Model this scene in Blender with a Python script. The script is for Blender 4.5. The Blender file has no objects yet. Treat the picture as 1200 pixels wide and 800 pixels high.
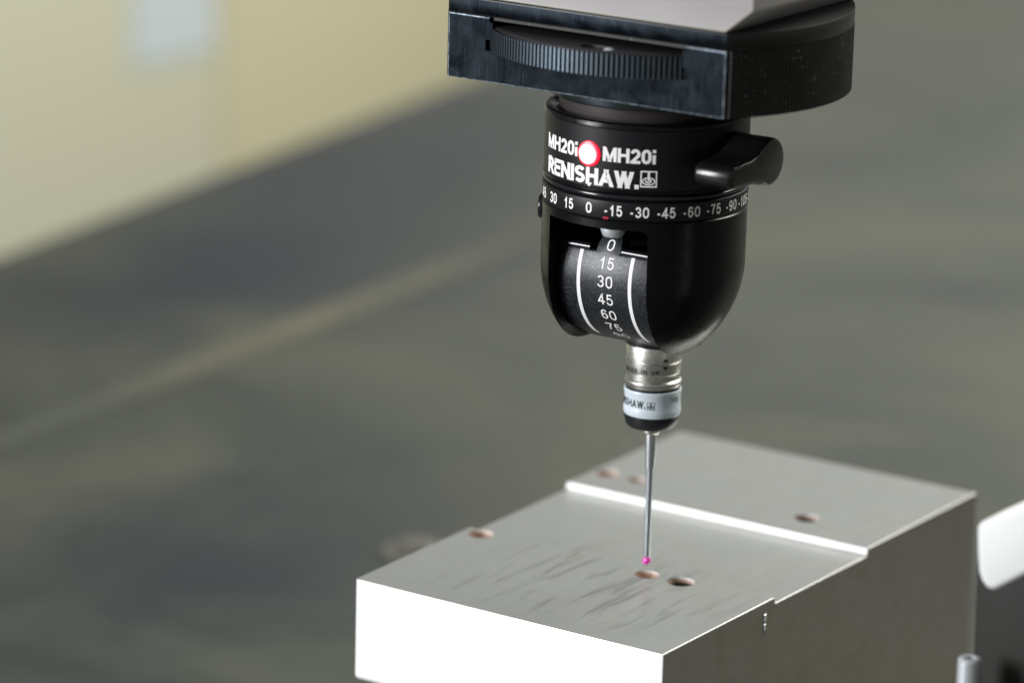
import bpy, bmesh, math, random
from mathutils import Vector, Matrix

random.seed(4)
sc = bpy.context.scene
COL = sc.collection
R = math.radians
MM = 0.001                      # every shape below is written in millimetres

# ------------------------------------------------------------------ camera
def set_camera():
    yaw, pitch, roll = R(-33.48), R(15.14), R(1.48)
    f = Vector((math.sin(yaw)*math.cos(pitch), math.cos(yaw)*math.cos(pitch), -math.sin(pitch)))
    r = Vector((math.cos(yaw), -math.sin(yaw), 0)); u = r.cross(f)
    c, s = math.cos(roll), math.sin(roll)
    r2 = c*r + s*u; u2 = -s*r + c*u
    m = Matrix((( r2.x, u2.x, -f.x, 443.59*MM), (r2.y, u2.y, -f.y, -723.75*MM), (r2.z, u2.z, -f.z, 195.32*MM), (0, 0, 0, 1)))
    cd = bpy.data.cameras.new('camera'); co = bpy.data.objects.new('camera', cd); COL.objects.link(co)
    co.matrix_world = m
    cd.sensor_width = 36; cd.lens = 135; cd.sensor_fit = 'HORIZONTAL'
    cd.clip_start = 0.02; cd.clip_end = 60
    cd.dof.use_dof = True; cd.dof.focus_distance = 0.862; cd.dof.aperture_fstop = 8.0
    sc.camera = co
set_camera()

# ------------------------------------------------------------------ light
w = bpy.data.worlds.new('World'); sc.world = w; w.use_nodes = True
bg = w.node_tree.nodes['Background']
bg.inputs[0].default_value = (1.0, 0.985, 0.93, 1); bg.inputs[1].default_value = 0.22

def area(name, loc, target, sx, sy, power, col):
    d = bpy.data.lights.new(name, 'AREA'); d.shape = 'RECTANGLE'; d.size = sx; d.size_y = sy
    d.energy = power; d.color = col
    o = bpy.data.objects.new(name, d); COL.objects.link(o)
    o.location = loc
    o.rotation_euler = (Vector(target) - Vector(loc)).to_track_quat('-Z', 'Y').to_euler()
    return o
area('key_lamp', (-0.50, -0.76, 0.18), (0, 0, -0.03), 0.26, 0.46, 11.0, (0.97, 0.98, 1.0))
area('overhead_fill', (0.35, 1.05, 0.85), (-0.05, 0.90, -0.15), 0.8, 0.8, 30.0, (1.0, 0.98, 0.92))  # added fill, out of view: brightens the cabinet and grades the granite
area('back_fill', (-1.02, 2.42, 0.72), (0.0, 0.1, -0.1), 1.7, 1.0, 3.4, (0.97, 1.0, 0.98))  # added panel, out of view: brightens block top and granite by reflection

sc.view_settings.view_transform = 'Standard'
sc.view_settings.look = 'None'
sc.view_settings.exposure = 0.0
sc.view_settings.gamma = 1.0
sc.view_settings.use_curve_mapping = False

# ------------------------------------------------------------------ materials
def mat(name, base=(.5, .5, .5), rough=.5, metal=0., spec=.5, coat=0., emit=None, estr=0.):
    m = bpy.data.materials.new(name); m.use_nodes = True
    b = m.node_tree.nodes['Principled BSDF']
    b.inputs['Base Color'].default_value = (*base, 1); b.inputs['Roughness'].default_value = rough
    b.inputs['Metallic'].default_value = metal; b.inputs['Specular IOR Level'].default_value = spec
    b.inputs['Coat Weight'].default_value = coat
    if emit:
        b.inputs['Emission Color'].default_value = (*emit, 1); b.inputs['Emission Strength'].default_value = estr
    return m

class N:
    """small helper round one material's node tree; coordinates are in millimetres"""
    def __init__(s, m):
        s.m = m; s.t = m.node_tree; s.b = s.t.nodes['Principled BSDF']
        tc = s.t.nodes.new('ShaderNodeTexCoord'); s.obj = tc.outputs['Object']
    def mapping(s, scale=(1, 1, 1), rot=(0, 0, 0), loc=(0, 0, 0)):
        n = s.t.nodes.new('ShaderNodeMapping'); s.t.links.new(s.obj, n.inputs['Vector'])
        n.inputs['Scale'].default_value = [v*1000 for v in scale]; n.inputs['Rotation'].default_value = rot
        n.inputs['Location'].default_value = loc
        return n.outputs[0]
    def noise(s, vec, scale=1., detail=3., rough=.55, dist=0.):
        n = s.t.nodes.new('ShaderNodeTexNoise'); s.t.links.new(vec, n.inputs['Vector'])
        n.inputs['Scale'].default_value = scale; n.inputs['Detail'].default_value = detail
        n.inputs['Roughness'].default_value = rough; n.inputs['Distortion'].default_value = dist
        return n.outputs['Fac']
    def ramp(s, fac, stops):
        n = s.t.nodes.new('ShaderNodeValToRGB'); s.t.links.new(fac, n.inputs[0])
        e = n.color_ramp.elements
        while len(e) < len(stops): e.new(.5)
        for el, (p, c) in zip(e, stops):
            el.position = p; el.color = (*c, 1) if len(c) == 3 else c
        return n.outputs[0]
    def val(s, fac, lo, hi, a=0., b=1.):
        n = s.t.nodes.new('ShaderNodeMapRange'); s.t.links.new(fac, n.inputs[0])
        n.inputs[1].default_value = lo; n.inputs[2].default_value = hi
        n.inputs[3].default_value = a; n.inputs[4].default_value = b
        return n.outputs[0]
    def math(s, op, a, b):
        n = s.t.nodes.new('ShaderNodeMath'); n.operation = op
        for i, v in enumerate((a, b)):
            if isinstance(v, (int, float)): n.inputs[i].default_value = v
            else: s.t.links.new(v, n.inputs[i])
        return n.outputs[0]
    def mix(s, fac, a, b, blend='MIX'):
        n = s.t.nodes.new('ShaderNodeMix'); n.data_type = 'RGBA'; n.blend_type = blend
        for i, v in ((0, fac), (6, a), (7, b)):
            if isinstance(v, (int, float)): n.inputs[i].default_value = v
            elif isinstance(v, tuple): n.inputs[i].default_value = (*v, 1)
            else: s.t.links.new(v, n.inputs[i])
        return n.outputs[2]
    def set(s, name, out): s.t.links.new(out, s.b.inputs[name])
    def bump(s, h, strength, dist_mm):
        n = s.t.nodes.new('ShaderNodeBump'); n.inputs['Strength'].default_value = strength
        n.inputs['Distance'].default_value = dist_mm*MM
        s.t.links.new(h, n.inputs['Height']); s.t.links.new(n.outputs[0], s.b.inputs['Normal'])

def grey(v): return (v, v, v)

# satin black paint of the probe head
M_black = mat('black_satin', (.004, .004, .005), .24, 0, .22)
n = N(M_black); v = n.mapping()
n.set('Roughness', n.val(n.noise(v, .35, 4), .3, .7, .20, .32)); n.bump(n.noise(v, 14, 2), .03, .02)
# matt black printed label with fine dust
M_label = mat('black_label', (.012, .013, .015), .42, 0, .28)
n = N(M_label); v = n.mapping()
sp = n.noise(v, 5.5, 2, .5)
n.set('Base Color', n.mix(n.val(sp, .70, .78), (.006, .0065, .008), (.08, .08, .09)))
n.bump(n.noise(v, 9, 2), .35, .03)
# drum: sparkling black anodised grain
M_drum = mat('black_grain', (.012, .014, .020), .36, 0, .5)
n = N(M_drum); v = n.mapping()
n.set('Base Color', n.ramp(n.noise(v, 4.0, 2, .6), [(.50, (.004, .005, .008)), (.70, (.09, .10, .125))]))
fl = n.noise(v, 4.2, 2, .55)
n.set('Metallic', n.val(fl, .60, .68, 0, .45))
n.set('Base Color', n.ramp(fl, [(.58, (.004, .005, .008)), (.68, (.15, .165, .20))]))
n.bump(n.noise(v, 3.4, 3, .7), .55, .07)
M_gloss = mat('black_gloss', (.010, .010, .013), .16, 0, .5)
M_lever = mat('black_lever', (.007, .0068, .0065), .22, 0, .5)
M_deep = mat('black_recess', (.006, .006, .007), .6, 0, .2)
M_warmblack = mat('dull_black_ledge', (.060, .050, .050), .5, .5, .5)
M_neck = mat('blued_neck', (.10, .12, .14), .30, 1)
M_print = mat('white_print', (.86, .86, .87), .5, 0, .3)
M_darkprint = mat('dark_print', (.015, .016, .018), .6, 0, .2)
M_mark = mat('brown_mark', (.05, .035, .028), .5)
# blued steel
M_blued = mat('blued_steel', (.10, .13, .16), .42, 1)
n = N(M_blued); v = n.mapping()
big = n.noise(v, .16, 5, .6, .8); v2 = n.mapping((3.2, 1, .10))
sc1 = n.noise(v2, 1.2, 3, .6)
c = n.ramp(big, [(.34, (.003, .004, .0055)), (.52, (.007, .0092, .0115)), (.76, (.015, .0195, .024))])
n.set('Base Color', n.mix(n.val(sc1, .60, .75, 0, .30), c, (.05, .065, .077)))
n.set('Roughness', n.val(big, .3, .7, .34, .5)); n.bump(n.noise(v, 3, 3), .08, .05)
M_worn = mat('worn_steel_edge', (.36, .43, .50), .55, .7)
n = N(M_worn); n.set('Base Color', n.ramp(n.noise(n.mapping(), .8, 4), [(.35, (.07, .09, .11)), (.68, (.38, .45, .52))]))
# dusty black plastic
M_rib = mat('black_ribbed', (.012, .0115, .011), .5, 0, .35)
n = N(M_rib); v = n.mapping(); sp = n.noise(v, 1.35, 2, .5)
n.set('Base Color', n.mix(n.val(sp, .69, .73), n.ramp(n.noise(v, .15, 3), [(.3, (.009, .0085, .008)), (.7, (.022, .021, .019))]), (.30, .30, .31)))
M_plate = mat('black_plate', (.010, .010, .010), .34, 0, .4)
M_wheel = mat('blued_wheel', (.07, .085, .10), .36, 1)
n = N(M_wheel); n.set('Base Color', n.ramp(n.noise(n.mapping(), .5, 4), [(.3, (.02, .026, .032)), (.7, (.06, .075, .09))]))
M_ribtop = mat('worn_rib_top', (.15, .19, .23), .5, 1)
M_wheeltop = mat('wheel_top', (.030, .028, .032), .45, .4)
# painted quill
M_quill = mat('grey_paint', (.44, .42, .425), .5, 0, .3)
n = N(M_quill); v = n.mapping()
n.set('Base Color', n.ramp(n.noise(v, .05, 4), [(.3, (.41, .39, .40)), (.7, (.46, .44, .445))])); n.bump(n.noise(v, 1.5, 3), .05, .1)
M_quillside = mat('grey_paint_edge', (.50, .48, .44), .35, 0, .5)
# bright metals
def brushed(name, base, rough, sx, sz):
    m = mat(name, base, rough, 1); n = N(m)
    f = n.noise(n.mapping((sx, sx, sz)), 1.5, 3, .6)
    n.set('Roughness', n.val(f, .3, .7, rough*.8, rough*1.25))
    n.set('Base Color', n.mix(n.val(f, .3, .7), tuple(x*.88 for x in base), base))
    return m
M_alu = brushed('satin_steel', (.72, .71, .67), .36, .6, 3)
M_stylus = brushed('stylus_steel', (.72, .74, .78), .36, 1, 3)
M_carbide = brushed('carbide_stem', (.52, .56, .61), .36, 1, 3)
M_band = mat('pale_blue_band', (.60, .68, .74), .30, 0, .5)
M_noseblack = mat('nose_black', (.012, .013, .016), .33, 0, .45)
M_ruby = mat('pink_ball', (.86, .05, .52), .08, 0, .6, 1.0)
M_ruby.node_tree.nodes['Principled BSDF'].inputs['Subsurface Weight'].default_value = .3
M_ruby.node_tree.nodes['Principled BSDF'].inputs['Subsurface Radius'].default_value = (.001, .0003, .0008)
M_led = mat('lamp_core', (.9, .3, .25), .3, 0, .5, 0, (1, .62, .55), 9)
n = N(M_led); sl = n.t.nodes.new('ShaderNodeVectorMath'); sl.operation = 'DISTANCE'
n.t.links.new(n.obj, sl.inputs[0]); sl.inputs[1].default_value = (-.65*MM, -24.2*MM, 14.3*MM)
n.set('Emission Color', n.ramp(n.val(sl.outputs['Value'], .0, 2.7*MM), [(.42, (1, .72, .62)), (.66, (1, .34, .30)), (.86, (1, .03, .05))]))
M_ledrim = mat('lamp_rim', (.6, .01, .02), .3, 0, .5, 0, (1, .008, .03), 1.8)
M_redglint = mat('red_glint', (.35, .01, .04), .35)

# machined steel: top with smears, sides darkened in colour for shade
def machined(name, base, rough, streak):
    m = mat(name, base, rough, 1); n = N(m)
    vb = n.mapping((.9, .035, .5), (0, 0, R(7)))
    lay = n.noise(vb, 1.6, 4, .6)
    big = n.noise(n.mapping(), .035, 4, .55)
    fine = n.noise(n.mapping((3.2, .05, 1.0), (0, 0, R(4))), 1.2, 4, .7)
    c = n.mix(n.val(lay, .3, .7), tuple(x*.84 for x in base), base)
    c = n.mix(n.val(fine, .52, .74, 0, .5), c, tuple(x*.74 for x in base))
    mott = n.noise(n.mapping(), .12, 5, .65, .6)
    c = n.mix(n.val(mott, .46, .70, 0, .45 if streak else .8), c, (base[0]*.80, base[1]*.77, base[2]*.72))
    c = n.mix(n.val(big, .35, .7, 0, .35), c, (base[0]*.84, base[1]*.85, base[2]*.90))
    if streak:
        # oily smears on the front pad, drawn out along the direction of wiping
        vs = n.mapping((.36, .040, .3), (0, 0, R(-33)))
        s = n.noise(vs, 1.0, 3, .62, .35)
        sep = n.t.nodes.new('ShaderNodeSeparateXYZ'); n.t.links.new(n.obj, sep.inputs[0])
        px = n.math('MULTIPLY', n.val(sep.outputs[0], -.046, -.020), n.val(sep.outputs[0], .036, .010))
        py = n.math('MULTIPLY', n.val(sep.outputs[1], -.036, -.024), n.val(sep.outputs[1], .030, .012))
        k = n.math('MULTIPLY', n.math('MULTIPLY', px, py), n.val(s, .52, .65, 0, .78))
        c = n.mix(k, c, tuple(x*.55 for x in base))
        n.set('Roughness', n.math('ADD', n.val(lay, .3, .7, rough*.85, rough*1.2), n.math('MULTIPLY', k, .10)))
    else:
        n.set('Roughness', n.val(lay, .3, .7, rough*.85, rough*1.2))
    n.set('Base Color', c)
    n.bump(n.noise(n.mapping((2.6, .08, 2)), 1.0, 3), .10, .05)
    return m
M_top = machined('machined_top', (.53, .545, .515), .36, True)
M_shadeside = machined('shaded_side_steel', (.345, .322, .285), .32, False)  # same steel in a darker colour, standing for its unlit sides
M_litfront = mat('lit_front_steel', (.90, .90, .89), .5, .35)  # same steel whitened: lamp glare on front-facing faces put into the colour
M_edge = mat('bright_edge', (.52, .515, .50), .5, 1)
M_bore = mat('brown_bore', (.62, .45, .36), .6, 0)
n = N(M_bore); n.set('Base Color', n.ramp(n.noise(n.mapping(), .6, 3), [(.3, (.40, .25, .17)), (.7, (.72, .56, .47))]))
M_white = mat('white_plastic', (.84, .86, .85), .35, 0, .5)
M_bracket = mat('dark_bracket', (.021, .020, .018), .6, 0, .25)
M_pin = mat('dull_beige_pin', (.10, .098, .082), .5)
M_bolt = mat('bolt_steel', (.72, .76, .80), .40, .55)
M_granite = mat('dark_granite', (.05, .055, .055), .5, 0, .3)
n = N(M_granite); v = n.mapping()
g1 = n.noise(v, .008, 4, .6, .5); g2 = n.noise(v, .9, 3, .7)
c = n.ramp(g1, [(.34, (.034, .041, .035)), (.5, (.060, .068, .053)), (.66, (.086, .090, .066))])
# blue-black patches: dark room reflections painted into the stone colour
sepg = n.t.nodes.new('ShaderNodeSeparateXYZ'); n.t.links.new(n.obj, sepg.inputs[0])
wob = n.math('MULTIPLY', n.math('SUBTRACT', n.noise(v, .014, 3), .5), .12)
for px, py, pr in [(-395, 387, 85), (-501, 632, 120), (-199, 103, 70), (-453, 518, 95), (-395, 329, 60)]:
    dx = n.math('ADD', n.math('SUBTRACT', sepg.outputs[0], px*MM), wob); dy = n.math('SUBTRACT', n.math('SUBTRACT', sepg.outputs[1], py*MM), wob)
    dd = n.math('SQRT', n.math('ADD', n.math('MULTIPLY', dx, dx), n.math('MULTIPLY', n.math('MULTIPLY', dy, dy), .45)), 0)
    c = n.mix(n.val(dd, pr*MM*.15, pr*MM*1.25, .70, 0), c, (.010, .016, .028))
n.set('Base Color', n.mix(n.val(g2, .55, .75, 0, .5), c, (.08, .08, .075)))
n.set('Roughness', n.val(g1, .3, .7, .42, .55))
M_reflection = mat('tan_reflection', (.12, .10, .065), .6)  # warm streak of reflected light put into colour, faded at both ends
n = N(M_reflection); sept = n.t.nodes.new('ShaderNodeSeparateXYZ'); n.t.links.new(n.obj, sept.inputs[0])
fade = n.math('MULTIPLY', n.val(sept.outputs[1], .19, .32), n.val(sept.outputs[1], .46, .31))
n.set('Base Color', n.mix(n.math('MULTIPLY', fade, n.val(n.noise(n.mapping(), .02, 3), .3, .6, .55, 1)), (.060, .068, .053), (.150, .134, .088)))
M_cream = mat('cream_paint', (.60, .58, .40), .5)
M_palegreen = mat('pale_grey_paint', (.53, .53, .405), .5)
M_tan = mat('tan_paint', (.50, .475, .315), .5)
M_sheet = mat('blue_white_paper', (.56, .63, .65), .6)
M_floor = mat('concrete', (.30, .30, .28), .7)
n = N(M_floor); n.set('Base Color', n.ramp(n.noise(n.mapping(), .004, 5), [(.3, (.22, .22, .20)), (.7, (.36, .36, .33))]))

# ------------------------------------------------------------------ mesh helpers
def me_from(bm, name, mats, sharp=32, scale=MM):
    for v_ in bm.verts: v_.co *= scale
    bmesh.ops.recalc_face_normals(bm, faces=bm.faces[:])
    me = bpy.data.meshes.new(name); bm.to_mesh(me); bm.free()
    for m in (mats if isinstance(mats, (list, tuple)) else [mats]): me.materials.append(m)
    if sharp:
        for p in me.polygons: p.use_smooth = True
        me.set_sharp_from_angle(angle=R(sharp))
    return me

def link(name, me, parent=None, loc=None):
    o = bpy.data.objects.new(name, me); COL.objects.link(o)
    if loc: o.location = [x*MM for x in loc]
    if parent: o.parent = parent
    return o

def obj(name, bm, mats, parent=None, sharp=32, recalc=True):
    return link(name, me_from(bm, name, mats, sharp), parent)

def thing(name, label, cat, group=None):
    o = bpy.data.objects.new(name, None); COL.objects.link(o)
    o.empty_display_size = .01
    o['label'] = label; o['category'] = cat
    if group: o['group'] = group
    return o

def lathe(profile, n=128, c=(0, 0), cap=True, bm=None):
    """profile: (radius, z) from top to bottom"""
    bm = bm or bmesh.new(); rings = []
    for r, z in profile:
        if r < 1e-6: rings.append([bm.verts.new((c[0], c[1], z))])
        else: rings.append([bm.verts.new((c[0]+r*math.sin(2*math.pi*i/n), c[1]-r*math.cos(2*math.pi*i/n), z)) for i in range(n)])
    for a, b in zip(rings, rings[1:]):
        for i in range(n):
            j = (i+1) % n
            if len(a) == 1 and len(b) == 1: continue
            if len(a) == 1: bm.faces.new((a[0], b[j], b[i]))
            elif len(b) == 1: bm.faces.new((a[i], a[j], b[0]))
            else: bm.faces.new((a[i], a[j], b[j], b[i]))
    if cap:
        for rr in (rings[0], rings[-1]):
            if len(rr) > 1: bm.faces.new(rr)
    return bm

def prism(poly, a, b, axis='z', bm=None):
    """poly in the plane across AXIS, swept from a to b. x: poly=(y,z); y: poly=(x,z); z: poly=(x,y)"""
    bm = bm or bmesh.new()
    def P(p, t): return {'x': (t, p[0], p[1]), 'y': (p[0], t, p[1]), 'z': (p[0], p[1], t)}[axis]
    A = [bm.verts.new(P(p, a)) for p in poly]; B = [bm.verts.new(P(p, b)) for p in poly]
    bm.faces.new(A); bm.faces.new(B[::-1])
    for i in range(len(poly)):
        j = (i+1) % len(poly); bm.faces.new((A[i], B[i], B[j], A[j]))
    return bm

def box(x0, x1, y0, y1, z0, z1, bm=None):
    return prism([(x0, y0), (x1, y0), (x1, y1), (x0, y1)], z0, z1, 'z', bm)

def cylinder(p, d, r, n=48, r2=None, bm=None):
    """solid cylinder from point p along vector d"""
    bm = bm or bmesh.new(); p = Vector(p); d = Vector(d); r2 = r if r2 is None else r2
    q = d.to_track_quat('Z', 'Y')
    A = [bm.verts.new(p + q @ Vector((r*math.cos(2*math.pi*i/n), r*math.sin(2*math.pi*i/n), 0))) for i in range(n)]
    B = [bm.verts.new(p + d + q @ Vector((r2*math.cos(2*math.pi*i/n), r2*math.sin(2*math.pi*i/n), 0))) for i in range(n)]
    bm.faces.new(A[::-1]); bm.faces.new(B)
    for i in range(n):
        j = (i+1) % n; bm.faces.new((A[i], A[j], B[j], B[i]))
    return bm

def bevel(bm, off, seg=2, angle=30, material=-1, test=None):
    bm.normal_update()
    bmesh.ops.recalc_face_normals(bm, faces=bm.faces[:])
    es = [e for e in bm.edges if len(e.link_faces) == 2 and e.calc_face_angle(0) > R(angle) and (test is None or test(e))]
    bmesh.ops.bevel(bm, geom=es, offset=off, segments=seg, profile=.5, affect='EDGES', clamp_overlap=True, material=material)
    return bm

def boolean(bm, cutters):
    """bm minus every cutter (all in millimetres); returns a bmesh"""
    bmesh.ops.recalc_face_normals(bm, faces=bm.faces[:])
    me = bpy.data.meshes.new('tmp'); bm.to_mesh(me); bm.free()
    o = bpy.data.objects.new('tmp', me); COL.objects.link(o); junk = [o]
    for cb in cutters:
        bmesh.ops.recalc_face_normals(cb, faces=cb.faces[:])
        cm = bpy.data.meshes.new('tmp'); cb.to_mesh(cm); cb.free()
        c_ = bpy.data.objects.new('tmp', cm); COL.objects.link(c_); junk.append(c_)
        md = o.modifiers.new('b', 'BOOLEAN'); md.operation = 'DIFFERENCE'; md.solver = 'EXACT'; md.object = c_
    dg = bpy.context.evaluated_depsgraph_get(); dg.update()
    res = bpy.data.meshes.new_from_object(o.evaluated_get(dg))
    out = bmesh.new(); out.from_mesh(res)
    for j in junk: bpy.data.objects.remove(j)
    bpy.data.meshes.remove(res)
    bmesh.ops.remove_doubles(out, verts=out.verts[:], dist=1e-4)
    return out

def glyphs(s, cap, width=None, bold=0., spacing=1.0):
    """flat lettering as a bmesh centred on 0,0: cap height and total width in mm"""
    cu = bpy.data.curves.new('txt', 'FONT'); cu.body = s; cu.size = 1; cu.offset = bold; cu.resolution_u = 4
    cu.space_character = spacing; cu.fill_mode = 'FRONT'
    o = bpy.data.objects.new('txt', cu); COL.objects.link(o)
    dg = bpy.context.evaluated_depsgraph_get(); dg.update()
    me = bpy.data.meshes.new_from_object(o.evaluated_get(dg))
    bm = bmesh.new(); bm.from_mesh(me)
    bpy.data.objects.remove(o); bpy.data.meshes.remove(me); bpy.data.curves.remove(cu)
    xs = [v.co.x for v in bm.verts]; ys = [v.co.y for v in bm.verts]
    x0, x1, y0, y1 = min(xs), max(xs), min(ys), max(ys)
    if not any(ch.isalnum() for ch in s): y0, y1 = 0, .7
    ky = cap/(y1-y0); kx = (width/(x1-x0)) if width else ky
    for v in bm.verts:
        v.co.x = (v.co.x-(x0+x1)/2)*kx; v.co.y = (v.co.y-(y0+y1)/2)*ky
    return bm

def glyphs_block(s, cap, width, t=.17, gap=.14, th=None):
    """heavy grotesque lettering from strokes of one weight, flat, centred on 0,0"""
    th = th or t
    def arc_(cx, cy, a, b, t0, t1, k=14): return [(cx+a*math.cos(R(t0+(t1-t0)*i/k)), cy+b*math.sin(R(t0+(t1-t0)*i/k))) for i in range(k+1)]
    W = {'M': .86, 'H': .66, 'R': .64, 'E': .54, 'N': .68, 'I': 0, 'S': .60, 'A': .72, 'W': 1.0, '.': 0, 'i': 0, 'D': .64, 'U': .62, 'K': .62, 'T': .56, 'P': .58, '-': .28, ' ': .2}
    def strokes(ch):
        if ch == 'M': return [[(0, 0), (0, 1)], [(1, 0), (1, 1)], [(0.05, 1.0), (.5, 0)], [(.95, 1.0), (.5, 0)]]
        if ch == 'H': return [[(0, 0), (0, 1)], [(1, 0), (1, 1)], [(0, .52), (1, .52)]]
        if ch in 'RP':
            r = [[(0, 0), (0, 1)], [(0, 1), (.55, 1)]+arc_(.55, .73, .45, .27, 90, -90)+[(.55, .46), (0, .46)]]
            if ch == 'R': r.append([(.52, .46), (1.0, 0)])
            return r
        if ch == 'E': return [[(0, 0), (0, 1)], [(0, 1), (1, 1)], [(0, .52), (.92, .52)], [(0, 0), (1, 0)]]
        if ch == 'N': return [[(0, 0), (0, 1)], [(1, 0), (1, 1)], [(0, 1), (1, 0)]]
        if ch == 'I': return [[(0, 0), (0, 1)]]
        if ch == 'S': return [arc_(.5, .75, .5, .25, 25, 270)+arc_(.5, .25, .5, .25, 90, -155)[1:]]
        if ch == 'A': return [[(0, 0), (.5, 1.0)], [(1, 0), (.5, 1.0)], [(.22, .28), (.78, .28)]]
        if ch == 'W': return [[(0, 1), (.25, 0)], [(.5, 1), (.25, 0)], [(.5, 1), (.75, 0)], [(1, 1), (.75, 0)]]
        if ch == 'i': return [[(0, 0), (0, .54)], [(0, .975), (0, 1)]]
        if ch == '.': return [[(0, 0), (0, .04)]]
        if ch == 'D': return [[(0, 0), (0, 1)], [(0, 1), (.45, 1)]+arc_(.45, .5, .55, .5, 90, -90)+[(.45, 0), (0, 0)]]
        if ch == 'U': return [[(0, 1), (0, .3)]+arc_(.5, .3, .5, .3, 180, 360)+[(1, .3), (1, 1)]]
        if ch == 'K': return [[(0, 0), (0, 1)], [(0, .38), (1, 1)], [(.32, .55), (1, 0)]]
        if ch == 'T': return [[(0, 1), (1, 1)], [(.5, 0), (.5, 1)]]
        if ch == '-': return [[(0, .36), (1, .36)]]
        if ch == '0': return [arc_(.5, .66, .5, .34, 0, 180)+arc_(.5, .34, .5, .34, 180, 360)+[(1, .66)]]
        if ch == '1': return [[(.62, 0), (.62, 1)], [(.62, .93), (.30, .72), (.12, .70)]]
        if ch == '2': return [arc_(.5, .70, .5, .30, 172, -25)+[(.0, .0)], [(0, 0), (1, 0)]]
        if ch == '3': return [arc_(.47, .75, .44, .25, 170, -90)+[(.36, .5)], [(.36, .5)]+arc_(.47, .26, .50, .26, 85, -170)]
        if ch == '4': return [[(.72, 0), (.72, 1)], [(.72, 1), (0, .28)], [(0, .26), (1.05, .26)]]
        if ch == '5': return [[(.92, 1), (.16, 1), (.08, .52)]+arc_(.48, .32, .50, .32, 140, -165)]
        if ch == '6': return [arc_(.52, .70, .46, .30, 25, 180)+[(.04, .5)]+arc_(.5, .32, .46, .32, 180, 360)+arc_(.5, .32, .46, .28, 0, 180)]
        if ch == '7': return [[(0, 1), (1, 1)], [(1, 1), (.55, .5), (.36, 0)]]
        if ch == '9': return [arc_(.48, .30, .46, .30, 205, 360)+[(.96, .5)]+arc_(.5, .68, .46, .32, 0, 180)+arc_(.5, .68, .46, .28, 180, 360)]
        return []
    bm = bmesh.new(); x = 0; lift = 0
    for ch in s:
        w_ = W.get(ch, .50)
        for pl in strokes(ch):
            P_ = [Vector((x+t/2+p[0]*w_, th/2+p[1]*(1-th))) for p in pl]
            diag = len(P_) == 2 and abs(P_[0].x-P_[1].x) > 1e-4 and abs(P_[0].y-P_[1].y) > .2
            if diag:
                dd = (P_[1]-P_[0]).normalized(); P_ = [P_[0]-dd*t, P_[1]+dd*t]
            elif len(P_) == 2:
                dd = (P_[1]-P_[0]).normalized(); e_ = (th/2 if abs(dd.y) > .5 else t/2)
                if ch not in '-' and not (ch == 'H' and abs(dd.x) > .5) and not (ch == 'A'): P_ = [P_[0]-dd*e_, P_[1]+dd*e_]
            Lf, Rt = [], []
            for i, p in enumerate(P_):
                d0 = (P_[i]-P_[i-1]).normalized() if i else (P_[1]-P_[0]).normalized()
                d1 = (P_[i+1]-P_[i]).normalized() if i < len(P_)-1 else d0
                m_ = (d0+d1).normalized(); nn = Vector((-m_.y, m_.x)); k_ = 1/max(.5, m_.dot(d0))
                hx, hy = t/2*k_, th/2*k_
                Lf.append(bm.verts.new((p.x+nn.x*hx, p.y+nn.y*hy, 0))); Rt.append(bm.verts.new((p.x-nn.x*hx, p.y-nn.y*hy, 0)))
            fs = [bm.faces.new((Lf[i], Lf[i+1], Rt[i+1], Rt[i])) for i in range(len(P_)-1)]
            if diag:
                for yy, nn in ((0, (0, -1, 0)), (1, (0, 1, 0))):
                    g = list({v for f in bm.faces if f in fs or f.is_valid and f.index < 0 for v in f.verts})
                    vs = Lf+Rt
                    gv = [v for v in vs if v.is_valid]
                    geo = list(gv); 
                    for v in gv: geo += list(v.link_edges) + list(v.link_faces)
                    r_ = bmesh.ops.bisect_plane(bm, geom=list(dict.fromkeys(geo)), plane_co=(0, yy, 0), plane_no=nn, dist=1e-6, clear_outer=True)
                    Lf = [g_ for g_ in r_['geom'] if isinstance(g_, bmesh.types.BMVert)]; Rt = []
        x += w_ + t + gap
    x -= gap
    k = width/x if width else cap
    for v in bm.verts: v.co.x = (v.co.x-x/2)*k; v.co.y = (v.co.y-.5)*cap
    bmesh.ops.triangulate(bm, faces=bm.faces[:])
    return bm

def slice_bm(bm, axis, step):
    co = [v.co[axis] for v in bm.verts]; a, b = min(co), max(co)
    nrm = Vector((0, 0, 0)); nrm[axis] = 1
    t = a + step
    while t < b:
        p = Vector((0, 0, 0)); p[axis] = t
        bmesh.ops.bisect_plane(bm, geom=bm.verts[:]+bm.edges[:]+bm.faces[:], plane_co=p, plane_no=nrm, dist=1e-6)
        t += step
    return bm

def wrap_z(bm, rad, ang, z, c=(0, 0)):
    """lay flat lettering round a vertical cylinder; ang in degrees from -Y towards +X"""
    slice_bm(bm, 0, rad*.03)
    for v in bm.verts:
        a = R(ang) + v.co.x/rad; y = v.co.y
        v.co = (c[0]+rad*math.sin(a), c[1]-rad*math.cos(a), z+y)
    return bm

def print_obj(name, bm, m, parent):
    """lettering: a sheet, normals turned outwards by its parent surface"""
    return obj(name, bm, m, parent, sharp=None)

# ------------------------------------------------------------------ setting: floor, table, cabinet behind
fl = obj('floor', box(-9000, 7000, -5000, 9000, -960, -900), M_floor, None, None)
fl['kind'] = 'structure'

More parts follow.
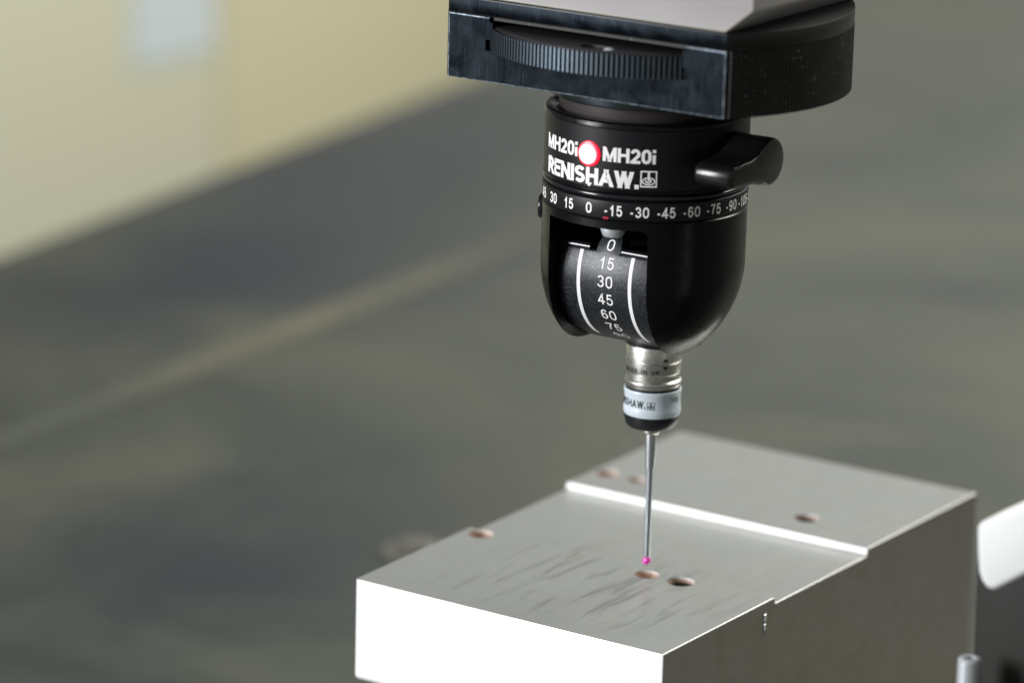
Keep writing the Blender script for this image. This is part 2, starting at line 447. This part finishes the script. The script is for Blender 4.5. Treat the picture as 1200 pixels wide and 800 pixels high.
gt = thing('granite_table', 'dark grey granite table under and behind the steel block', 'table')
E0, E1 = Vector((-480, 326)), Vector((-536, 703))
dr = (E1-E0).normalized(); nr = Vector((dr.y, -dr.x))
a_, b_ = E0 - dr*1400, E1 + dr*1300
slab = prism([(a_.x, a_.y), (b_.x, b_.y), ((b_+nr*2400).x, (b_+nr*2400).y), ((a_+nr*1700).x, (a_+nr*1700).y)], -330, -150)
bevel(slab, 6, 3)
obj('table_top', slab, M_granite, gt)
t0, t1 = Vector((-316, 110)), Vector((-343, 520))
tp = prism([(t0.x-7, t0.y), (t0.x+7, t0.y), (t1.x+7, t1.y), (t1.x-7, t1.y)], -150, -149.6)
obj('reflection_streak', tp, M_reflection, gt, None)  # thin strip added to stand for a light reflection on the granite
for lx, ly in ((-380, -500), (1500, -500), (-500, 1500), (1500, 1500)):
    obj('leg', bevel(box(lx-70, lx+70, ly-70, ly+70, -900, -330), 4, 1), M_bracket, gt)

cb = thing('machine_cabinet', 'blurred cream machine cabinet standing behind the granite table', 'cabinet')
obj('cabinet_body', bevel(box(-1500, -806, 100, 3200, -900, -70), 6, 2), M_cream, cb)
for y0, y1, m in ((330, 868, M_palegreen), (869, 1120, M_tan), (1121, 1400, M_tan)):
    obj('door_panel', bevel(box(-806, -800, y0, y1, -700, -85), 1.5, 2), m, cb)
obj('notice_sheet', box(-799.9, -798.5, 793, 862, -192, -95), M_sheet, cb, None)

# ------------------------------------------------------------------ steel block
HX = [(-48.1, 8.3, 3.0), (-.3, 7.2, 2.85), (8.8, 7.6, 3.25), (8.3, 67.6, 3.1), (-50.2, 68.6, 3.0), (-41.4, 68.4, 2.3)]
ZT = -91.55
blk = thing('steel_block', 'machined grey steel block with drilled holes and a shallow channel across its top', 'metal block')
ZR, ZC = ZT+.35, ZT-1.5
prof = [(-37.4, ZT), (11.4, ZT), (12.0, ZC), (55.0, ZC), (55.5, ZC+.12), (55.8, ZC+.45), (55.95, ZR-.35), (56.1, ZR-.1), (56.4, ZR)]
prof += [(112.7, ZR), (112.7, -150), (-24, -150), (-24, -119), (-26.5, -116.2), (-37.4, -116.2)]
bb = prism(prof, 31.85, -52.4, 'x')
for v in bb.verts:                                  # the left edge widens a little towards the rear
    if v.co.x < 0: v.co.x -= max(0, (v.co.y+37.4))*.0225
def longy(e):
    d = e.verts[0].co-e.verts[1].co
    return True
bevel(bb, 1.1, 3, 50, 3, lambda e: all(v.co.x < -40 and v.co.y < -37.3 for v in e.verts) and abs(e.verts[0].co.z-e.verts[1].co.z) > 5)
bevel(bb, 1.3, 3, 50, 3, lambda e: all(v.co.y < -34 and abs(v.co.z+116.2) < .05 for v in e.verts))
bevel(bb, .4, 2, 50, 1, lambda e: max(v.co.z for v in e.verts) > -118 and abs((e.verts[0].co-e.verts[1].co).z) < 40)
# round the two front corners and the bottom of the lip
cut = [cylinder((x, y, ZT-14), (0, 0, 16), r, 40) for x, y, r in HX]
cut.append(cylinder((33, 7.3, -94.6), (-2.2, 0, 0), .42, 16))
cut.append(box(30.6, 33, 6.4, 7.9, -98.8, -94.2))
for i in range(7):                                  # small nicks along the front top edge
    r_ = random.uniform(.16, .30); nx = random.uniform(-48, 30)
    ck = bmesh.new(); bmesh.ops.create_icosphere(ck, subdivisions=1, radius=r_)
    for v in ck.verts: v.co = Vector((nx + v.co.x*random.uniform(1.5, 2.6), -37.3-r_*.25 + v.co.y, ZT+r_*.25 + v.co.z))
    cut.append(ck)
bb = boolean(bb, cut)
bb.normal_update()
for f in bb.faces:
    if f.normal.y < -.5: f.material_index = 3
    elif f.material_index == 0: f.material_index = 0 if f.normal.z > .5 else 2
obj('block_body', bb, [M_top, M_edge, M_shadeside, M_litfront], blk, None)
for x, y, r in HX:
    zt = ZT if y < 20 else ZR
    t = lathe([(r-.04, zt-.45), (r-.04, zt-13.5), (0, zt-13.5)], 40, (x, y), cap=False)
    ct = lathe([(r+.25, zt+.012), (r-.05, zt-.40)], 40, (x, y), cap=False)
    h = obj('bore', t, M_bore, blk, 40)
    if r > 3.05: obj('bore_step', lathe([(r-.05, zt-1.15), (r-.42, zt-1.35), (r-.42, zt-6)], 40, (x, y), cap=False), M_mark, h, 40)
    obj('bore_rim', ct, M_bore, h, 40)
# bright burr left in the nick on the right face
nk = bmesh.new()
box(31.0, 32.05, 6.55, 7.75, -96.3, -94.4, nk); box(31.1, 32.0, 6.75, 7.75, -98.6, -96.8, nk)
obj('nick', bevel(nk, .15, 1), M_bolt, blk)

# ------------------------------------------------------------------ clamp right of the block
cl = thing('clamp', 'white rounded clamp arm on a dark bracket beside the rear of the steel block', 'clamp')
ARM = [(104.31, -47.77), (114.99, -40.92), (138.84, -25.66), (140.02, -41.71), (116.03, -56.56), (110.39, -60.64), (108.85, -61.43), (107.44, -61.16), (106.17, -59.93), (105.36, -58.03), (104.83, -54.39)]
obj('clamp_arm', bevel(prism(ARM, -34, -22, 'y'), 1.3, 4, 40), M_white, cl)
obj('bracket', bevel(prism([(98.03, -57.54), (108.71, -51.58), (138.71, -34.49), (144.82, -150), (100.16, -150)], -20, 0, 'y'), .6, 2), M_bracket, cl)
obj('clamp_bolt', lathe([(0, -81.94), (1.3, -81.94), (1.4, -79.44), (2.2, -79.44), (2.55, -79.84), (2.55, -150)], 48, (101.85, -28)), M_bolt, cl)
for x, y, h, lab in ((-152, 131, 22, 'pale blurred stop pin beside the front left corner of the steel block'), (-150, 256, 22, 'pale blurred stop pin beyond the rear left corner of the steel block')):
    s = thing('stop_pin', lab, 'stop pin', 'stop pins on the table left of the block')
    s.location = (x*MM, y*MM, -150*MM)
    obj('pin_body', lathe([(0, 4.0), (5, 4.0), (6, 3.2), (6, 1)], 48), M_pin, s)
    obj('pin_flange', lathe([(6.2, 1.6), (10, 1.6), (10.5, 1.1), (10.5, 0)], 48), M_pin, s)

# ------------------------------------------------------------------ quill (grey box at the top)
q = thing('machine_quill', 'grey painted box of the measuring arm above the black mount', 'machine arm')
sec = [(35.2, 46.25), (42.0, 51.6), (42.0, 170), (-44, 170), (-44, 51.6), (-37.5, 46.25)]
bq = bevel(prism(sec, -27.3, 58, 'y'), .7, 2, 40, 1)
obj('quill_housing', bq, [M_quill, M_quillside], q)

# ------------------------------------------------------------------ mount with thumbwheel
mt = thing('mounting_adapter', 'black D-shaped mount with ribbed rim and a knurled thumbwheel in its front slot', 'tool mount')
RB, CH = 45.4, -27.7
aL = math.degrees(math.acos(-CH/RB))
def dshape(rad, chord, tooth=0., pitch=1.0):
    pts = []; a0 = math.acos(-chord/rad); span = 2*math.pi-2*a0
    if tooth:
        nt = int(span*rad/pitch)
        for i in range(nt):
            for k, rr in ((0.0, rad), (.45, rad), (.55, rad-tooth), (.95, rad-tooth)):
                a = a0 + span*(i+k)/nt
                pts.append((rr*math.sin(a), -rr*math.cos(a)))
        pts.append((rad*math.sin(a0+span), -rad*math.cos(a0+span)))
    else:
        for i in range(161):
            a = a0 + span*i/160; pts.append((rad*math.sin(a), -rad*math.cos(a)))
    return pts
# ribbed rim behind, split off from the front block at a chord
rim = prism([(p[0], max(p[1], CH+1.0)) for p in dshape(RB, CH+1.0, .22, 1.02)], 27.75, 42.3)
bmesh.ops.remove_doubles(rim, verts=rim.verts[:], dist=1e-4)
pocket = box(-26.2, 26.8, -40, 12, 34.55, 41.6)
obj('ribbed_rim', boolean(rim, [pocket]), M_rib, mt, 20)
# front block (blued steel) with its stepped window
xe = math.sqrt(RB*RB-CH*CH)
front = bevel(box(-xe, xe, CH, CH+1.4, 27.7, 42.35), .32, 2, 60, 1)
win = prism([(-24.1, 50), (-24.1, 37.3), (-25.9, 37.3), (-25.9, 34.9), (25.9+.5, 34.9), (26.4, 37.6), (25.2, 37.6), (25.2, 50)], CH-2, CH+4, 'y')
fb = boolean(front, [win, cylinder((-24.3, CH-2, 41.9), (0, 6, 0), .75, 24), cylinder((25.3, CH-2, 42.0), (0, 6, 0), .75, 24)])
obj('front_block', fb, [M_blued, M_worn], mt, None)
up = prism(dshape(RB-.05, CH+.05), 42.42, 46.2)
bevel(up, .25, 2, 50)
up.normal_update()
for f in up.faces:
    if f.normal.y < -.95: f.material_index = 1
obj('upper_plate', up, [M_plate, M_blued], mt)
# thumbwheel
nt = 204; wp = []
for i in range(nt):
    for k, rr in ((0., 38.0), (.34, 38.0), (.5, 37.35), (.86, 37.35)):
        a = 2*math.pi*(i+k)/nt; wp.append((.6+(rr-.85)*math.sin(a), -(rr-.85)*math.cos(a)))
wb = prism(wp, 34.95, 39.9); wb.normal_update()
for f in wb.faces:
    cc = f.calc_center_median()
    if abs(f.normal.z) < .2 and math.hypot(cc.x-.6, cc.y) > 37.05: f.material_index = 1
wheel = obj('thumbwheel', wb, [M_wheel, M_ribtop], mt, 20)
wt = boolean(lathe([(0, 40.3), (35.9, 40.3), (36.5, 40.0), (36.5, 38.0), (0, 38.0)], 160, (.6, 0)), [prism([(6.2+2.6*math.cos(t*math.pi/16)+(2.2 if math.cos(t*math.pi/16) > 0 else -1.2), -32.4+2.1*math.sin(t*math.pi/16)) for t in range(32)], 38.8, 42)])
obj('wheel_face', wt, M_wheeltop, wheel, 25)
obj('wheel_screw', lathe([(0, 40.6), (.8, 40.5), (1.3, 40.1), (1.3, 38.6)], 24, (9.6, -32.6)), M_bolt, wheel)
# neck disc under the mount
obj('neck_disc', lathe([(22.3, 27.9), (22.3, 25.2), (22.0, 24.7), (20.0, 24.2)], 160), M_neck, mt)
obj('neck', lathe([(20.2, 24.4), (20.0, 21.8), (19.6, 20)], 160), M_warmblack, mt)

# ------------------------------------------------------------------ probe head
ph = thing('swivel_probe_holder', 'black manual probe head with white angle scales and a lit red lamp', 'probe head')
RH = 23.3
ub = lathe([(19.9, 20.6), (20.6, 21.2), (21.9, 21.9), (22.6, 21.9), (23.1, 21.5), (23.3, 21.0), (23.3, 20.4), (23.15, 20.25), (23.15, 7.0), (23.3, 6.85), (23.3, 6.3), (22.9, 5.9), (22.5, 5.7)], 256)
ub.normal_update()
for f in ub.faces:
    zc = f.calc_center_median().z
    if 7.0 < zc < 20.3 and len(f.verts) == 4 and abs(f.normal.z) < .2: f.material_index = 1
    if zc > 21 and f.normal.z > .3 and len(f.verts) == 4 and f.calc_center_median().xy.length < 21.6: f.material_index = 2
ubo = obj('upper_body', ub, [M_black, M_label, M_warmblack], ph, 26)
RL = 23.2
def label(s, cap, wid, ang, z, t=.17, m=M_print, name='lettering', parent=None, rad=RL, c=(0, 0), gap=.14, th=None):
    return print_obj(name, wrap_z(glyphs_block(s, cap, wid, t, gap, th), rad, ang, z, c), m, parent or ubo)
deg = lambda mm, r=RL: math.degrees(mm/r)
label('MH20i', 3.25, 12.1, -24.6, 14.75, .25, gap=.08, th=.20)
label('MH20i', 3.25, 12.0, 21.9, 14.75, .25, gap=.08, th=.20)
label('RENISHAW.', 3.8, 27.0, -5.4, 9.35, .285, gap=.07, th=.22)
# square emblem: frame, upright, ring with a curl
def emblem(size, line):
    bm = bmesh.new(); h = size/2
    def quad(x0, x1, y0, y1):
        bm.faces.new([bm.verts.new((x, y, 0)) for x, y in ((x0, y0), (x1, y0), (x1, y1), (x0, y1))])
    quad(-h, h, h-line, h); quad(-h, h, -h, -h+line); quad(-h, -h+line, -h+line, h-line); quad(h-line, h, -h+line, h-line)
    quad(-.07*size, .07*size, -.10*size, h-line)
    def ring(cx, cy, a, b, t, a0=0, a1=360, k=28):
        o_, i_ = [], []
        for i in range(k+1):
            an = R(a0+(a1-a0)*i/k)
            o_.append(bm.verts.new((cx+a*math.cos(an), cy+b*math.sin(an), 0))); i_.append(bm.verts.new((cx+(a-t)*math.cos(an), cy+(b-t)*math.sin(an), 0)))
        for i in range(k): bm.faces.new((o_[i], o_[i+1], i_[i+1], i_[i]))
    ring(0, -.13*size, .40*size, .25*size, .075*size)
    ring(-.02*size, -.10*size, .20*size, .16*size, .09*size, 150, 400, 18)
    return bm
print_obj('emblem', wrap_z(emblem(3.7, .30), RL, 33.2, 9.75), M_print, ubo)
tri = bmesh.new(); tri.faces.new([tri.verts.new(p) for p in ((-.75, .5, 0), (.75, .5, 0), (0, -.55, 0))])
print_obj('index_arrow', wrap_z(tri, RL, -1.0, 6.95+.35), M_print, ubo)
# lamp
lz, la = 14.3, R(-1.6)
d = Vector((math.sin(la), -math.cos(la), 0))
rimb = cylinder(d*22.6+Vector((0, 0, lz)), d*.95, 2.9, 48, 2.8)
lamp = obj('indicator_lamp', bevel(rimb, .15, 2), M_ledrim, ubo)
dome = bmesh.new(); bmesh.ops.create_uvsphere(dome, u_segments=40, v_segments=20, radius=2.42)
qd = d.to_track_quat('Z', 'Y')
for v in dome.verts: v.co = d*23.35 + Vector((0, 0, lz)) + qd @ Vector((v.co.x, v.co.y, v.co.z*.55))
obj('lamp_lens', dome, M_led, ubo, 180)

# groove and scale ring
obj('groove', lathe([(22.2, 6.2)] + [(22.55+.62*math.cos(R(a_)), 5.2+.62*math.sin(R(a_))) for a_ in range(80, -81, -16)] + [(22.3, 4.3), (22.3, 4.0)], 256), M_gloss, ph)
ring = obj('scale_ring', lathe([(22.0, 4.45), (22.9, 4.35), (23.25, 4.1), (23.35, 3.7), (23.35, .45), (23.2, .12), (22.9, 0), (22.0, 0)], 256), [M_label], ph, 26)
for k in range(-5, 9):
    s = str(-15*k)
    wd = {1: 1.5, 2: 3.1, 3: 4.3, 4: 5.8}[len(s)]
    label(s, 2.45, wd, 14.6*k-.4, 2.2, .17, name='numeral', parent=ring, rad=23.4)
rm = bmesh.new(); rm.faces.new([rm.verts.new(p) for p in ((-.7, .35, 0), (.6, .35, 0), (.6, -.22, 0), (-.7, -.22, 0))])
print_obj('red_lamp_glint', wrap_z(rm, 23.42, 10.2, .35), M_redglint, ring)  # the lamp's red reflection on the ring edge, painted as a patch

# lower body: round-bottomed fork with a slot for the drum
pr = [(22.2, -.05), (23.0, -.12), (23.25, -.4), (23.25, -13)]
for i in range(1, 25):
    a = R(90*i/24); pr.append((23.25*max(0, math.cos(a))**.93, -13-24.3*math.sin(a)**.97))
pr[-1] = (0, -37.3)
lb = lathe(pr, 192)
for v in lb.verts:                                  # the fork leans a little towards its open front
    v.co.y -= 1.9*max(0, min(1, (-13-v.co.z)/20))**1.3
def rslot():
    p = [(-12.95, -60), (-12.95, -2.1), (11.2, -2.1)]
    for i in range(1, 7): p.append((11.2+1.75*math.sin(R(15*i)), -3.85+1.75*math.cos(R(15*i))))
    p.append((12.95, -60)); return p
lb = boolean(lb, [prism(rslot(), -40, 13.5, 'y')])
bevel(lb, .35, 3, 55, -1, lambda e: abs(abs((e.verts[0].co.x+e.verts[1].co.x)/2)-12.95) < .05 and (e.verts[0].co.y+e.verts[1].co.y) < 0)
lbo = obj('lower_body', lb, M_black, ph, 30)
obj('recess_liner', box(-12.9, 12.9, 9, 13.45, -30, -2.15), M_deep, ph, None)
# pivot screw on the left cheek
sd = Vector((math.sin(R(-66)), -math.cos(R(-66)), 0))
obj('pivot_screw', bevel(cylinder(sd*22.3+Vector((0, 0, -3.0)), sd*1.9, 2.9, 40), .5, 3), M_gloss, ph)

# drum
ZD, RD = -16.34, 16.1
def arc(t0, t1, k, r=RD): return [(-r*math.cos(R(t0+(t1-t0)*i/k)), ZD-r*math.sin(R(t0+(t1-t0)*i/k))) for i in range(k+1)]
dp = arc(-24.2, 68, 56) + [(-2, -33.3), (6.4, -33.6), (13, -31), (12, -16), (6, ZD+6.6), (-12.4, ZD+6.6)]
drum = obj('angle_drum', bevel(prism(dp, -12.3, 12.3, 'x'), .3, 2, 50), M_drum, ph, 30)
# narrow tongue carrying the zero
tg = bmesh.new(); rows = []
for i in range(13):
    t = -22 - 18.0*i/12; kk = i/12
    hw0 = 3.4 - .75*kk**2.2; hw1 = 3.1 - 1.0*kk**2.2
    if i == 12: hw0 -= .5; hw1 -= .5
    y, z = -(RD+.0)*math.cos(R(t)), ZD-(RD+.0)*math.sin(R(t))
    rows.append([tg.verts.new(p) for p in ((-hw0, y, z), (hw1, y, z), (hw1, y+3.5, z-2.0), (-hw0, y+3.5, z-2.0))])
for a, b in zip(rows, rows[1:]):
    for i in range(4):
        j = (i+1) % 4; tg.faces.new((a[i], a[j], b[j], b[i]))
tg.faces.new(rows[0]); tg.faces.new(rows[-1][::-1])
obj('scale_tongue', bevel(tg, .22, 2, 55), M_drum, drum, 30)
for x0, x1 in ((-12.9, -4.9), (3.3, 12.2)):
    obj('ledge_bar', bevel(cylinder((x0, -14.0, ZD+7.05), (x1-x0, 0, 0), .9, 32), .1, 1), M_gloss, drum, 40)
def wrap_drum(bm, th, x, rad=RD+.05):
    slice_bm(bm, 1, .35)
    for v in bm.verts:
        t = R(th) - v.co.y/rad
        v.co = (x+v.co.x, -rad*math.cos(t), ZD-rad*math.sin(t))
    return bm
for i in range(7):
    s = str(15*i)
    print_obj('numeral', wrap_drum(glyphs_block(s, 2.75, 1.9 if i == 0 else 3.95, .125, .16), -30.5+15*i, .1), M_print, drum)
for x in (-6.95, 6.65):
    ln = bmesh.new(); hw = .45; L = RD*R(90)
    ln.faces.new([ln.verts.new(p) for p in ((-hw, -L/2, 0), (hw, -L/2, 0), (hw, L/2, 0), (-hw, L/2, 0))])
    print_obj('scale_line', wrap_drum(ln, 21.5, x), M_print, drum)
# index screw hanging above the drum
obj('index_screw', lathe([(0, -2.4), (2.9, -2.5), (2.9, -2.9), (2.35, -4.3), (2.1, -4.5), (0, -4.5)], 48, (3.6, -18.9)), M_bolt, ph)
obj('index_post', lathe([(1.4, -2.0), (1.4, -2.6)], 24, (3.6, -18.9)), M_deep, ph)
obj('drum_seat', lathe([(6.1, -32.6), (6.9, -33.0), (6.9, -34.6), (6.5, -35.0), (0, -35.0)], 96, (0, 6.4)), M_noseblack, ph)

# locking lever on the right of the upper body
def lever_profile():
    p = []
    ny, nz, nrad = -17.2, 12.75, 2.75
    dy, dz, drad = -1.9, 13.8, 5.4
    for i in range(13):                      # nose, round the front
        a = R(75 + 210*i/12); p.append((ny+nrad*math.cos(a), nz+nrad*math.sin(a)))
    p += [(-9.0, 9.9), (-6.6, 9.2)]
    for i in range(17):                      # disc at the rear
        a = R(-125 + 245*i/16); p.append((dy+drad*math.cos(a), dz+drad*math.sin(a)))
    p += [(-8.2, 16.4), (-11, 15.7)]
    return p
lv = prism(lever_profile(), 24.2, 33.9, 'x')
bevel(lv, .95, 3, 50)
lvo = obj('locking_lever', lv, M_lever, ph, 35)
obj('lever_boss', bevel(cylinder((16, -1.0, 14.0), (10, 0, 0), 5.0, 48), .5, 2), M_black, lvo)

# ------------------------------------------------------------------ touch probe module
tpb = thing('touch_probe', 'small silver touch probe with a pale printed band below the black head', 'touch probe')
TC = (0, 6.4)
obj('sensor_sleeve', lathe([(5.6, -34.9), (6.3, -35.0), (6.4, -35.2), (6.4, -38.35), (6.3, -38.5), (6.0, -38.52)], 128, TC), M_alu, tpb)
bd = obj('probe_body', lathe([(5.9, -38.4), (6.0, -38.72), (6.32, -38.76), (6.42, -38.9), (6.42, -41.3), (6.36, -41.4), (6.15, -41.7), (6.12, -43.0), (6.3, -43.25), (6.55, -43.4), (6.6, -43.6), (6.6, -44.0), (6.45, -44.3), (6.35, -44.9), (5.9, -45.0)], 128, TC), M_alu, tpb)
obj('seal_ring', lathe([(6.0, -44.85), (6.32, -45.0), (6.32, -45.55), (6.0, -45.8)], 128, TC), M_noseblack, tpb)
band = obj('printed_band', lathe([(6.2, -45.45), (6.6, -45.5), (6.68, -45.7), (6.68, -46.3), (6.55, -46.6), (6.55, -49.6), (6.62, -49.9), (6.7, -50.4), (6.66, -51.2), (6.5, -51.6), (6.2, -51.6)], 128, TC), M_band, tpb)
obj('nose_cap', lathe([(6.3, -51.5), (6.55, -51.7), (6.5, -52.4), (6.0, -54.2), (5.5, -54.75), (4.9, -54.95), (0, -54.95)], 128, TC), M_noseblack, tpb)
label('MADE IN UK', 1.0, 9.9, .5, -40.55, .22, M_darkprint, parent=bd, rad=6.45, c=TC, gap=.34)
for zc, up_ in ((-37.9, 1), (-39.45, -1)):
    t = bmesh.new()
    if up_ > 0: pts = [(.72*math.cos(R(a)), .72*math.sin(R(a))-.2) for a in range(0, 181, 20)]
    else: pts = [(-.75, .35), (.75, .35), (.3, -.45), (-.3, -.45)]
    t.faces.new([t.verts.new((x, y, 0)) for x, y in pts])
    print_obj('alignment_mark', wrap_z(t, 6.45, 56.5, zc, TC), M_mark, bd)
label('RENISHAW.', 1.75, 10.6, -28.5, -48.35, .22, M_darkprint, parent=band, rad=6.585, c=TC)
print_obj('emblem', wrap_z(emblem(1.75, .12), 6.585, 28.5, -48.5, TC), M_darkprint, band)
label('TP20', 1.15, 2.9, 83, -47.45, .12, M_darkprint, parent=band, rad=6.585, c=TC)

# ------------------------------------------------------------------ stylus
st = thing('probe_stylus', 'thin steel stylus ending in a tiny pink ball just above a hole in the block', 'stylus')
obj('thread_collar', lathe([(1.9, -54.9), (2.1, -55.1), (2.1, -56.3), (1.8, -56.7), (1.2, -56.8)], 48, TC), M_alu, st)
obj('stylus_holder', lathe([(1.2, -55.8), (1.28, -56.2), (1.3, -58.2), (1.14, -64.8), (1.06, -65.3), (.72, -65.4)], 48, TC), M_stylus, st)
obj('stylus_stem', lathe([(.72, -65.0), (.75, -65.4), (.75, -86.4), (.55, -87.0)], 32, TC), M_carbide, st)
ball = bmesh.new(); bmesh.ops.create_uvsphere(ball, u_segments=32, v_segments=20, radius=1.03)
for v in ball.verts: v.co += Vector((TC[0], TC[1], -87.75))
obj('ball_tip', ball, M_ruby, st, 180)
